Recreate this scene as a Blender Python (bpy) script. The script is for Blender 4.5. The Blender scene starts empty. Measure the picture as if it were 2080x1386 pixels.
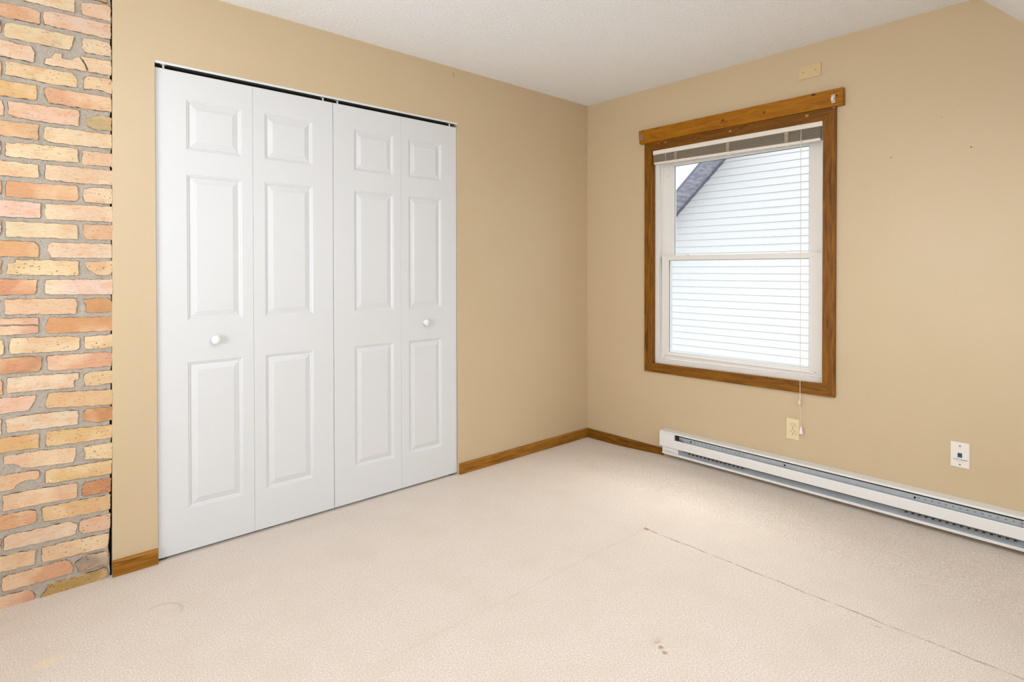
import bpy, bmesh, math, random
from mathutils import Vector, Matrix
random.seed(7)
SC = bpy.context.scene
COL = SC.collection

# ------------------------------------------------------------------ camera
cam_d = bpy.data.cameras.new('camera')
cam = bpy.data.objects.new('camera', cam_d); COL.objects.link(cam); SC.camera = cam
YAW, PITCH, ROLL = 0.83590, -0.01008, -0.00110
fwd = Vector((math.cos(PITCH)*math.cos(YAW), math.cos(PITCH)*math.sin(YAW), math.sin(PITCH)))
rgt = Vector((math.sin(YAW), -math.cos(YAW), 0)); upv = rgt.cross(fwd)
r2 = rgt*math.cos(ROLL) + upv*math.sin(ROLL); u2 = -rgt*math.sin(ROLL) + upv*math.cos(ROLL)
M = Matrix((r2, u2, -fwd)).transposed().to_4x4(); M.translation = Vector((-3.2303, -2.7999, 1.2318))
cam.matrix_world = M
cam_d.sensor_width = 36; cam_d.lens = 1171.59*36/2080
cam_d.shift_x = (1040-1050.12)/2080; cam_d.shift_y = (559.58-693)/2080
cam_d.clip_start = .02

# ------------------------------------------------------------------ colour management, sky, lights
vs = SC.view_settings
vs.view_transform = 'Standard'; vs.look = 'None'; vs.gamma = 1; vs.use_curve_mapping = False
vs.exposure = -0.06
W = bpy.data.worlds.new('sky'); SC.world = W; W.use_nodes = True
W.node_tree.nodes['Background'].inputs[0].default_value = (.93, .96, 1.0, 1)
W.node_tree.nodes['Background'].inputs[1].default_value = 1.75      # bright overcast sky

def area(name, loc, target, sx, sy, power, col=(1, 1, 1), spread=180):
    d = bpy.data.lights.new(name, 'AREA'); d.shape = 'RECTANGLE'; d.size = sx; d.size_y = sy
    d.energy = power; d.color = col; d.spread = math.radians(spread)
    o = bpy.data.objects.new(name, d); COL.objects.link(o); o.location = loc
    o.rotation_euler = (Vector(target)-Vector(loc)).to_track_quat('-Z', 'Y').to_euler()
    return o
FILL_LAMP = 45.0       # brightness of the added ceiling fill lamp's dome
# added fill lamps: sky stand-in over the gap, and outside the invented rear windows
area('gap_sky_fill', (1.75, -1.0, 3.9), (-.9, -1.25, 0), 3.4, 1.8, 228, (1, .985, .96))
area('rear_fill_light', (-4.55, -1.35, .95), (-1.8, -1.2, 2.6), 1.5, 1.2, 84, (.86, .94, 1))
area('slope_fill_light', (-1.95, -3.5, 1.72), (-1.7, -.4, .3), 2.7, .7, 26, (.80, .91, 1))

# ------------------------------------------------------------------ materials
def lin(c):
    return tuple(((v/255)/12.92 if v/255 <= .04045 else ((v/255+.055)/1.055)**2.4) for v in c)
class Mat:
    def __init__(s, name, col=(200, 200, 200), rough=.5, metal=0., spec=.5):
        s.m = bpy.data.materials.new(name); s.m.use_nodes = True
        s.t = s.m.node_tree; s.n = s.t.nodes; s.b = s.n['Principled BSDF']
        s.b.inputs['Base Color'].default_value = (*lin(col), 1)
        s.b.inputs['Roughness'].default_value = rough; s.b.inputs['Metallic'].default_value = metal
        s.b.inputs['Specular IOR Level'].default_value = spec
        s.tc = s.n.new('ShaderNodeTexCoord'); s.bumpv = None
    def link(s, a, b): s.t.links.new(a, b)
    def coords(s, scale=(1, 1, 1), kind='Object'):
        mp = s.n.new('ShaderNodeMapping'); mp.inputs['Scale'].default_value = scale
        s.link(s.tc.outputs[kind], mp.inputs[0]); return mp.outputs[0]
    def noise(s, scale=10, detail=3, rough=.5, stretch=(1, 1, 1), dist=0.):
        n = s.n.new('ShaderNodeTexNoise'); n.inputs['Scale'].default_value = scale
        n.inputs['Detail'].default_value = detail; n.inputs['Roughness'].default_value = rough
        n.inputs['Distortion'].default_value = dist
        s.link(s.coords(stretch), n.inputs['Vector']); return n.outputs['Fac']
    def voronoi(s, scale, stretch=(1, 1, 1)):
        n = s.n.new('ShaderNodeTexVoronoi'); n.inputs['Scale'].default_value = scale
        s.link(s.coords(stretch), n.inputs['Vector']); return n.outputs['Distance']
    def ramp(s, fac, stops):
        r = s.n.new('ShaderNodeValToRGB'); e = r.color_ramp.elements
        while len(e) < len(stops): e.new(.5)
        for i, (p, c) in enumerate(stops):
            e[i].position = p; e[i].color = (*lin(c), 1) if len(c) == 3 else c
        s.link(fac, r.inputs[0]); return r.outputs[0]
    def rng(s, fac, a, b, c=0., d=1.):
        r = s.n.new('ShaderNodeMapRange'); r.inputs[1].default_value = a; r.inputs[2].default_value = b
        r.inputs[3].default_value = c; r.inputs[4].default_value = d; s.link(fac, r.inputs[0]); return r.outputs[0]
    def math(s, op, a, b=None, c=None):
        r = s.n.new('ShaderNodeMath'); r.operation = op
        for i, v in enumerate((a, b, c)):
            if v is None: continue
            if isinstance(v, (int, float)): r.inputs[i].default_value = v
            else: s.link(v, r.inputs[i])
        return r.outputs[0]
    def mix(s, fac, a, b, mode='MIX'):
        r = s.n.new('ShaderNodeMix'); r.data_type = 'RGBA'; r.blend_type = mode
        for sock, v in ((r.inputs[0], fac), (r.inputs[6], a), (r.inputs[7], b)):
            if isinstance(v, (int, float)): sock.default_value = v
            elif isinstance(v, tuple): sock.default_value = (*lin(v), 1) if len(v) == 3 else v
            else: s.link(v, sock)
        return r.outputs[2]
    def xyz(s):
        r = s.n.new('ShaderNodeSeparateXYZ'); s.link(s.tc.outputs['Object'], r.inputs[0]); return r.outputs
    def color(s, o): s.link(o, s.b.inputs['Base Color'])
    def bump(s, h, strength=.3, dist=.01):
        b = s.n.new('ShaderNodeBump'); b.inputs['Strength'].default_value = strength; b.inputs['Distance'].default_value = dist
        s.link(h, b.inputs['Height'])
        if s.bumpv: s.link(s.bumpv, b.inputs['Normal'])
        s.bumpv = b.outputs[0]; s.link(s.bumpv, s.b.inputs['Normal'])

WALLC = (205, 182, 147)
m = Mat('wall_paint', WALLC, .42, spec=.45)
c = m.mix(m.rng(m.noise(3.2, 3), .3, .7), (205, 182, 147), (207, 184, 150))
X, Y, Z = m.xyz()      # a small scuffed patch high on the closet wall
px_ = m.math('MULTIPLY', m.rng(m.math('ABSOLUTE', m.math('ADD', X, 1.2065)), .005, .010, 1, 0), m.rng(m.math('ABSOLUTE', m.math('ADD', Z, -2.388)), .010, .016, 1, 0))
c = m.mix(m.math('MULTIPLY', px_, .6), c, (176, 156, 124))
m.color(c)
m.bump(m.noise(55, 3), .05, .004); m.bump(m.noise(600, 2), .05, .001); M_WALL = m.m

m = Mat('ceiling_texture', (250, 250, 251), .85, spec=.2)
h = m.math('ADD', m.math('MULTIPLY', m.noise(75, 4, .6), 1.0), m.math('MULTIPLY', m.noise(190, 3, .6), .55))
m.bump(h, .65, .012); M_CEIL = m.m

# carpet: cut pile, with the seam, a crease and small stains where the photograph has them
m = Mat('carpet_pile', (222, 210, 196), .95, spec=.1)
g1 = m.noise(250, 4, .75); g2 = m.noise(110, 4, .65); g3 = m.noise(5.5, 3, .5); g4 = m.noise(1.6, 2, .5)
c = m.mix(m.rng(g1, .38, .62), (196, 178, 162), (252, 242, 233))
c = m.mix(m.math('MULTIPLY', m.rng(g2, .38, .66), .4), c, (206, 189, 173))
c = m.mix(m.math('MULTIPLY', m.rng(g3, .45, .7), .3), c, (212, 195, 178))
X, Y, Z = m.xyz()
wob = m.math('MULTIPLY', m.math('SUBTRACT', m.noise(9, 3), .5), .022)
d = m.math('ABSOLUTE', m.math('ADD', m.math('ADD', X, .950), wob))
seam = m.math('MULTIPLY', m.rng(d, .0016, .0052, 1, 0), m.rng(Y, -1.195, -1.18, 1, 0))
seam = m.math('MULTIPLY', seam, m.rng(m.noise(30, 4), .36, .62, .12, 1))
c = m.mix(m.math('MULTIPLY', seam, .75), c, (158, 128, 100))
d = m.math('ABSOLUTE', m.math('ADD', m.math('ADD', Y, 1.183), wob))
cr = m.math('MULTIPLY', m.rng(d, .002, .012, 1, 0), m.math('MULTIPLY', m.rng(X, -2.5, -2.0, 0, 1), m.rng(X, -.96, -.94, 1, 0)))
c = m.mix(m.math('MULTIPLY', cr, m.rng(m.noise(14, 3), .35, .65, .02, .2)), c, (186, 164, 142))
def blot(cx, cy, rx, ry, col, amt, c):
    dx = m.math('DIVIDE', m.math('ADD', X, -cx), rx); dy = m.math('DIVIDE', m.math('ADD', Y, -cy), ry)
    r = m.math('ADD', m.math('MULTIPLY', dx, dx), m.math('MULTIPLY', dy, dy))
    r = m.math('ADD', r, m.math('MULTIPLY', m.math('SUBTRACT', m.noise(75, 4, .75), .5), 5.0))
    return m.mix(m.math('MULTIPLY', m.rng(r, .2, 1.0, 1, 0), amt), c, col)
c = blot(-1.632, -1.728, .013, .009, (172, 116, 80), .85, c)
c = blot(-1.645, -1.752, .010, .012, (176, 124, 90), .75, c)
c = blot(-1.618, -1.705, .012, .007, (172, 134, 104), .6, c)
c = blot(-1.615, -1.70, .035, .02, (200, 178, 154), .3, c)
c = blot(-.95, -1.19, .012, .02, (150, 115, 88), .8, c)
c = blot(-.985, -2.165, .010, .022, (204, 168, 136), .6, c)
c = blot(-3.115, -.478, .05, .03, (236, 216, 176), .5, c)
# a curved furniture mark near the brick
dx = m.math('ADD', X, 2.80); dy = m.math('ADD', Y, .42)
rr = m.math('ABSOLUTE', m.math('SUBTRACT', m.math('SQRT', m.math('ADD', m.math('MULTIPLY', dx, dx), m.math('MULTIPLY', dy, dy))), .065))
arc = m.math('MULTIPLY', m.rng(rr, .002, .008, 1, 0), m.rng(m.math('ADD', dx, dy), .0, .05, 0, 1))
c = m.mix(m.math('MULTIPLY', arc, .3), c, (176, 152, 128))
m.color(c)
h = m.math('ADD', g1, m.math('MULTIPLY', g2, .6))
m.bump(h, .35, .005); m.bump(m.noise(14, 3), .06, .03)
m.bump(m.math('MULTIPLY', seam, -1.0), .5, .006)
m.b.inputs['Sheen Weight'].default_value = .15
M_CARPET = m.m

def wood(name, axis, base=(128, 80, 8), dark=(88, 50, 3), light=(148, 96, 18), rough=.45, knots=()):
    m = Mat(name, base, rough, spec=.25)
    st = [9, 9, 9]; st[axis] = .9
    n1 = m.noise(5, 5, .62, tuple(st), 1.2); st2 = [60, 60, 60]; st2[axis] = 3
    n2 = m.noise(4, 3, .6, tuple(st2))
    c = m.ramp(n1, ((.28, dark), (.48, base), (.72, light)))
    c = m.mix(m.math('MULTIPLY', m.rng(n2, .45, .75), .35), c, dark)
    stk = [7, 7, 7]; stk[axis] = 3.2
    k = m.voronoi(1.0, tuple(stk))
    c = m.mix(m.rng(k, .05, .13, .85, 0), c, (66, 30, 8))
    if knots:
        X, Y, Z = m.xyz(); wv = m.math('MULTIPLY', m.math('SUBTRACT', m.noise(120, 3), .5), 1.6)
        for ky, kz, ry, rz, col, amt in knots:
            dy = m.math('DIVIDE', m.math('ADD', Y, -ky), ry); dz = m.math('DIVIDE', m.math('ADD', Z, -kz), rz)
            r = m.math('ADD', m.math('ADD', m.math('MULTIPLY', dy, dy), m.math('MULTIPLY', dz, dz)), wv)
            c = m.mix(m.math('MULTIPLY', m.rng(r, .3, 1.1, 1, 0), amt), c, col)
    m.color(c); m.bump(n2, .08, .002); return m.m
DK, PL = (70, 32, 4), (214, 178, 122)
KN1 = ((-1.077, 2.115, .012, .008, DK, .85), (-1.085, 2.10, .03, .012, (128, 70, 6), .6), (-1.325, 2.112, .011, .007, DK, .8), (-1.588, 2.150, .014, .008, DK, .9),
       (-.508, 2.151, .008, .005, DK, .8), (-1.700, 2.122, .006, .006, DK, .9), (-.62, 2.150, .02, .004, DK, .5), (-.74, 2.135, .03, .006, (136, 78, 4), .6), (-.90, 2.150, .016, .004, DK, .5))
KN2 = ((-.017, 1.445, .008, .006, PL, .6), (.475, 1.452, .005, .005, PL, .6), (.425, 1.452, .012, .004, PL, .5), (-.45, 1.450, .010, .008, PL, .5), (-.585, 1.468, .012, .006, (214, 190, 180), .5))
M_WOODX = wood('stained_oak_grain_x', 0, (154, 101, 28), (112, 68, 12), (176, 123, 44))
M_WOODY = wood('stained_oak_grain_y', 1, (128, 80, 8), (88, 50, 3), (150, 97, 18))
M_WOODZ = wood('stained_oak_grain_z', 2, (128, 79, 9), (84, 47, 4), (152, 97, 20))
M_WOODTOP = wood('stained_oak_casing_top', 1, (118, 72, 6), (84, 47, 3), (138, 88, 16), knots=KN2)
M_PINE = wood('stained_pine_grain_y', 1, (160, 101, 4), (130, 74, 2), (178, 118, 16), knots=KN1)

M_DOOR = Mat('door_white_enamel', (220, 220, 221), .38, spec=.45)
M_DOOR.bump(M_DOOR.noise(3, 2), .02, .01); M_DOOR = M_DOOR.m
M_KNOB = Mat('knob_white_gloss', (238, 236, 232), .15).m
M_TRACKW = Mat('track_white', (226, 226, 222), .4).m
M_STEEL = Mat('galvanized_steel', (196, 204, 212), .45, .25); n = M_STEEL.noise(6, 3, stretch=(1, 3, 1))
M_STEEL.color(M_STEEL.mix(n, (198, 204, 211), (222, 226, 231))); M_STEEL = M_STEEL.m
M_TRACK = Mat('track_dark_steel', (96, 98, 100), .4, .6).m
M_DARK = Mat('dark_cavity', (22, 20, 18), .8, spec=.1).m
M_CLOSET = Mat('closet_inside', (120, 110, 95), .8, spec=.2).m
M_ENAMEL = Mat('heater_white_enamel', (236, 234, 231), .35).m
M_VINYL = Mat('vinyl_white', (234, 229, 223), .35).m
M_VINYL2 = Mat('vinyl_track_grey', (196, 206, 206), .4).m
M_BLIND = Mat('blind_ivory_metal', (236, 226, 214), .4).m
M_TAPE = Mat('ladder_tape_cream', (222, 204, 176), .8)
M_TAPE.bump(M_TAPE.noise(250, 3), .6, .003); M_TAPE = M_TAPE.m
M_CORD = Mat('cord_cream', (228, 214, 194), .7).m
M_SLAT = Mat('slat_taupe', (150, 134, 116), .5); n = M_SLAT.noise(4, 4, stretch=(30, 1, 90))
M_SLAT.color(M_SLAT.mix(n, (150, 134, 114), (200, 184, 164))); M_SLAT = M_SLAT.m
M_IVORY = Mat('plate_ivory', (232, 214, 174), .35).m
M_BEIGEP = Mat('plate_beige', (214, 188, 142), .4).m
M_WPLATE = Mat('plate_white', (238, 230, 220), .35).m
M_SLOT = Mat('slot_dark', (48, 36, 26), .6).m
M_SCREW = Mat('screw_zinc', (150, 146, 130), .35, .7).m
M_BRASSY = Mat('screw_ivory', (176, 150, 104), .4, .3).m
M_JACK = Mat('jack_blue', (20, 60, 92), .35).m
M_JACK2 = Mat('jack_contact_blue', (52, 108, 158), .35).m
M_PRINT = Mat('print_violet', (112, 96, 140), .7).m
M_HOOK = Mat('bracket_pale_metal', (226, 220, 204), .3, .3).m
M_HOOKD = Mat('bracket_worn', (168, 140, 130), .4, .4).m

m = Mat('siding_vinyl', (236, 238, 240), .6, spec=.3)
M_SIDING = m.m
m = Mat('weathered_soffit', (160, 162, 178), .8)
c = m.ramp(m.noise(7, 5, .6, (1, 3, 3)), ((.3, (128, 132, 150)), (.55, (172, 172, 190)), (.75, (196, 200, 212))))
m.color(c); M_SOFFIT = m.m
M_SHINGLE = Mat('roof_shingle', (118, 124, 140), .9); n = M_SHINGLE.noise(20, 4)
M_SHINGLE.color(M_SHINGLE.mix(n, (96, 102, 118), (140, 146, 160))); M_SHINGLE = M_SHINGLE.m
m = Mat('pale_gravel', (190, 186, 180), .95); m.color(m.mix(m.noise(8, 4), (176, 172, 166), (206, 202, 196))); M_LAWN = m.m

def glass(name):
    m = bpy.data.materials.new(name); m.use_nodes = True; t = m.node_tree; t.nodes.clear()
    o = t.nodes.new('ShaderNodeOutputMaterial'); mx = t.nodes.new('ShaderNodeMixShader')
    tr = t.nodes.new('ShaderNodeBsdfTransparent'); tr.inputs[0].default_value = (.97, .985, .985, 1)
    gl = t.nodes.new('ShaderNodeBsdfGlossy'); gl.inputs['Roughness'].default_value = .01
    lw = t.nodes.new('ShaderNodeLayerWeight'); lw.inputs[0].default_value = .5
    pw = t.nodes.new('ShaderNodeMath'); pw.operation = 'POWER'; pw.inputs[1].default_value = 5; t.links.new(lw.outputs['Facing'], pw.inputs[0])
    fr = t.nodes.new('ShaderNodeMath'); fr.operation = 'MULTIPLY_ADD'; fr.inputs[1].default_value = .9; fr.inputs[2].default_value = .03; t.links.new(pw.outputs[0], fr.inputs[0])
    t.links.new(fr.outputs[0], mx.inputs[0]); t.links.new(tr.outputs[0], mx.inputs[1]); t.links.new(gl.outputs[0], mx.inputs[2])
    t.links.new(mx.outputs[0], o.inputs[0]); return m
M_GLASS = glass('window_glass')

# brick and mortar
m = Mat('brick_face', (220, 190, 150), .85, spec=.25)
at = m.n.new('ShaderNodeAttribute'); at.attribute_name = 'brick_color'
at2 = m.n.new('ShaderNodeAttribute'); at2.attribute_name = 'brick_pits'
n1 = m.noise(14, 4, .6, (1, 1, 2.2)); n2 = m.noise(30, 5, .7, (1, 1, 5)); n3 = m.noise(7, 2)
c = m.mix(m.math('MULTIPLY', m.rng(n1, .46, .66), .6), at.outputs['Color'], (216, 160, 118))
c = m.mix(m.math('MULTIPLY', m.rng(n3, .5, .66), .5), c, (238, 214, 178))
c = m.mix(m.math('MULTIPLY', m.rng(n2, .54, .7), .55), c, (168, 120, 78))
pit = m.voronoi(70, (1, 1, 1.6)); gate = m.noise(28, 3)
pv = m.math('MULTIPLY', m.rng(pit, .14, .27, 1, 0), m.rng(gate, .44, .52, 0, 1))
pv = m.math('MULTIPLY', pv, at2.outputs['Fac'])
crk = m.math('MULTIPLY', m.rng(m.math('ABSOLUTE', m.math('SUBTRACT', m.noise(9, 4, .6, (1, 1, 7)), .5)), .0, .006, 1, 0), m.rng(m.noise(11, 2), .58, .64, 0, .8))
c = m.mix(m.math('MULTIPLY', m.math('MAXIMUM', pv, crk), .8), c, (112, 76, 48))
wh = m.math('MULTIPLY', m.rng(m.voronoi(34), .06, .1, 1, 0), m.rng(m.noise(13, 2), .6, .63, 0, 1))
c = m.mix(m.math('MULTIPLY', wh, .8), c, (244, 236, 224))
m.color(c)
m.bump(m.math('SUBTRACT', m.math('MULTIPLY', n2, .4), m.math('MAXIMUM', pv, crk)), .5, .004); M_BRICK = m.m
m = Mat('brick_edge_gap_shade', (120, 96, 72), .95, spec=.1)  # irregular dark outlines painted as the shade in gaps round each brick
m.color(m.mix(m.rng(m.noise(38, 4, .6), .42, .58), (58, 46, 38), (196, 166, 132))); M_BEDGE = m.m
m = Mat('mortar', (180, 170, 158), .95, spec=.1)
c = m.mix(m.noise(120, 4, .7), (166, 154, 140), (216, 203, 188))
c = m.mix(m.math('MULTIPLY', m.math('MULTIPLY', m.rng(m.voronoi(95), .1, .2, 1, 0), m.rng(m.noise(24, 3), .52, .6)), .8), c, (84, 72, 62))
m.color(c); m.bump(m.noise(85, 5, .7), .8, .012); M_MORTAR = m.m

# ------------------------------------------------------------------ mesh helpers
def obj(name, bm, mat, parent=None, smooth=False):
    me = bpy.data.meshes.new(name); bmesh.ops.recalc_face_normals(bm, faces=bm.faces)
    bm.to_mesh(me); bm.free()
    for q in (mat if isinstance(mat, (list, tuple)) else [mat]): me.materials.append(q)
    if smooth:
        for p in me.polygons: p.use_smooth = True
    o = bpy.data.objects.new(name, me); COL.objects.link(o)
    if parent: o.parent = parent
    return o
def tag(o, label=None, cat=None, group=None, kind=None):
    if label: o['label'] = label
    if cat: o['category'] = cat
    if group: o['group'] = group
    if kind: o['kind'] = kind
    return o
def empty(name, loc=(0, 0, 0)):
    o = bpy.data.objects.new(name, None); COL.objects.link(o); o.location = loc; o.empty_display_size = .1; return o
def box(bm, a, b, bev=0., mi=0):
    a, b = [min(p, q) for p, q in zip(a, b)], [max(p, q) for p, q in zip(a, b)]
    r = bmesh.ops.create_cube(bm, size=1); vs_ = r['verts']
    for v in vs_: v.co = Vector([a[i] + (v.co[i]+.5)*(b[i]-a[i]) for i in range(3)])
    if bev:
        es = list({e for v in vs_ for e in v.link_edges})
        bmesh.ops.bevel(bm, geom=es, offset=bev, segments=2, affect='EDGES', profile=.5)
    return bm
def prism(bm, pts, axis, a, b, mi=0, bev=0):
    """polygon in the plane across `axis`, extruded a..b; pts in the order of the other two axes"""
    def P(u, v, w):
        return {0: (w, u, v), 1: (u, w, v), 2: (u, v, w)}[axis]
    f0 = [bm.verts.new(P(u, v, a)) for u, v in pts]; f1 = [bm.verts.new(P(u, v, b)) for u, v in pts]
    n = len(pts); fs = [bm.faces.new(f0[::-1]), bm.faces.new(f1)]
    for i in range(n): fs.append(bm.faces.new((f0[i], f0[(i+1) % n], f1[(i+1) % n], f1[i])))
    for f in fs: f.material_index = mi
    if bev: bmesh.ops.bevel(bm, geom=list({e for f in fs for e in f.edges}), offset=bev, segments=2, affect='EDGES', profile=.5)
    return bm
def cyl(bm, c, r, d, axis=0, n=20, r2=None, mi=0):
    """disc-based cylinder starting at c and running d along axis"""
    r2 = r if r2 is None else r2
    def P(t, rr, w):
        u, v = rr*math.cos(t), rr*math.sin(t)
        q = {0: (w, u, v), 1: (u, w, v), 2: (u, v, w)}[axis]; return Vector(c)+Vector(q)
    a = [bm.verts.new(P(2*math.pi*i/n, r, 0)) for i in range(n)]; b_ = [bm.verts.new(P(2*math.pi*i/n, r2, d)) for i in range(n)]
    fs = [bm.faces.new(a[::-1]), bm.faces.new(b_)]
    for i in range(n): fs.append(bm.faces.new((a[i], a[(i+1) % n], b_[(i+1) % n], b_[i])))
    for f in fs: f.material_index = mi
    return bm
def lathe(bm, prof, c, axis=1, n=24):
    """prof: (along axis, radius) pairs"""
    rings = []
    for w, r in prof:
        ring = []
        for i in range(n):
            t = 2*math.pi*i/n; u, v = r*math.cos(t), r*math.sin(t)
            q = {0: (w, u, v), 1: (u, w, v), 2: (u, v, w)}[axis]
            ring.append(bm.verts.new(Vector(c)+Vector(q)))
        rings.append(ring)
    for A, B in zip(rings, rings[1:]):
        for i in range(n): bm.faces.new((A[i], A[(i+1) % n], B[(i+1) % n], B[i]))
    bm.faces.new(rings[0][::-1]); bm.faces.new(rings[-1]); return bm
def tube(bm, pts, r, n=8):
    rings = []
    for i, p in enumerate(pts):
        p = Vector(p); a = Vector(pts[max(i-1, 0)]); b_ = Vector(pts[min(i+1, len(pts)-1)])
        d = (b_-a).normalized(); x = d.orthogonal().normalized() if abs(d.z) < .9 else Vector((1, 0, 0)); x = (x-d*x.dot(d)).normalized(); y = d.cross(x)
        rings.append([bm.verts.new(p+(x*math.cos(2*math.pi*k/n)+y*math.sin(2*math.pi*k/n))*r) for k in range(n)])
    for A, B in zip(rings, rings[1:]):
        for k in range(n): bm.faces.new((A[k], A[(k+1) % n], B[(k+1) % n], B[k]))
    bm.faces.new(rings[0][::-1]); bm.faces.new(rings[-1]); return bm
def NB(): return bmesh.new()
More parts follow.
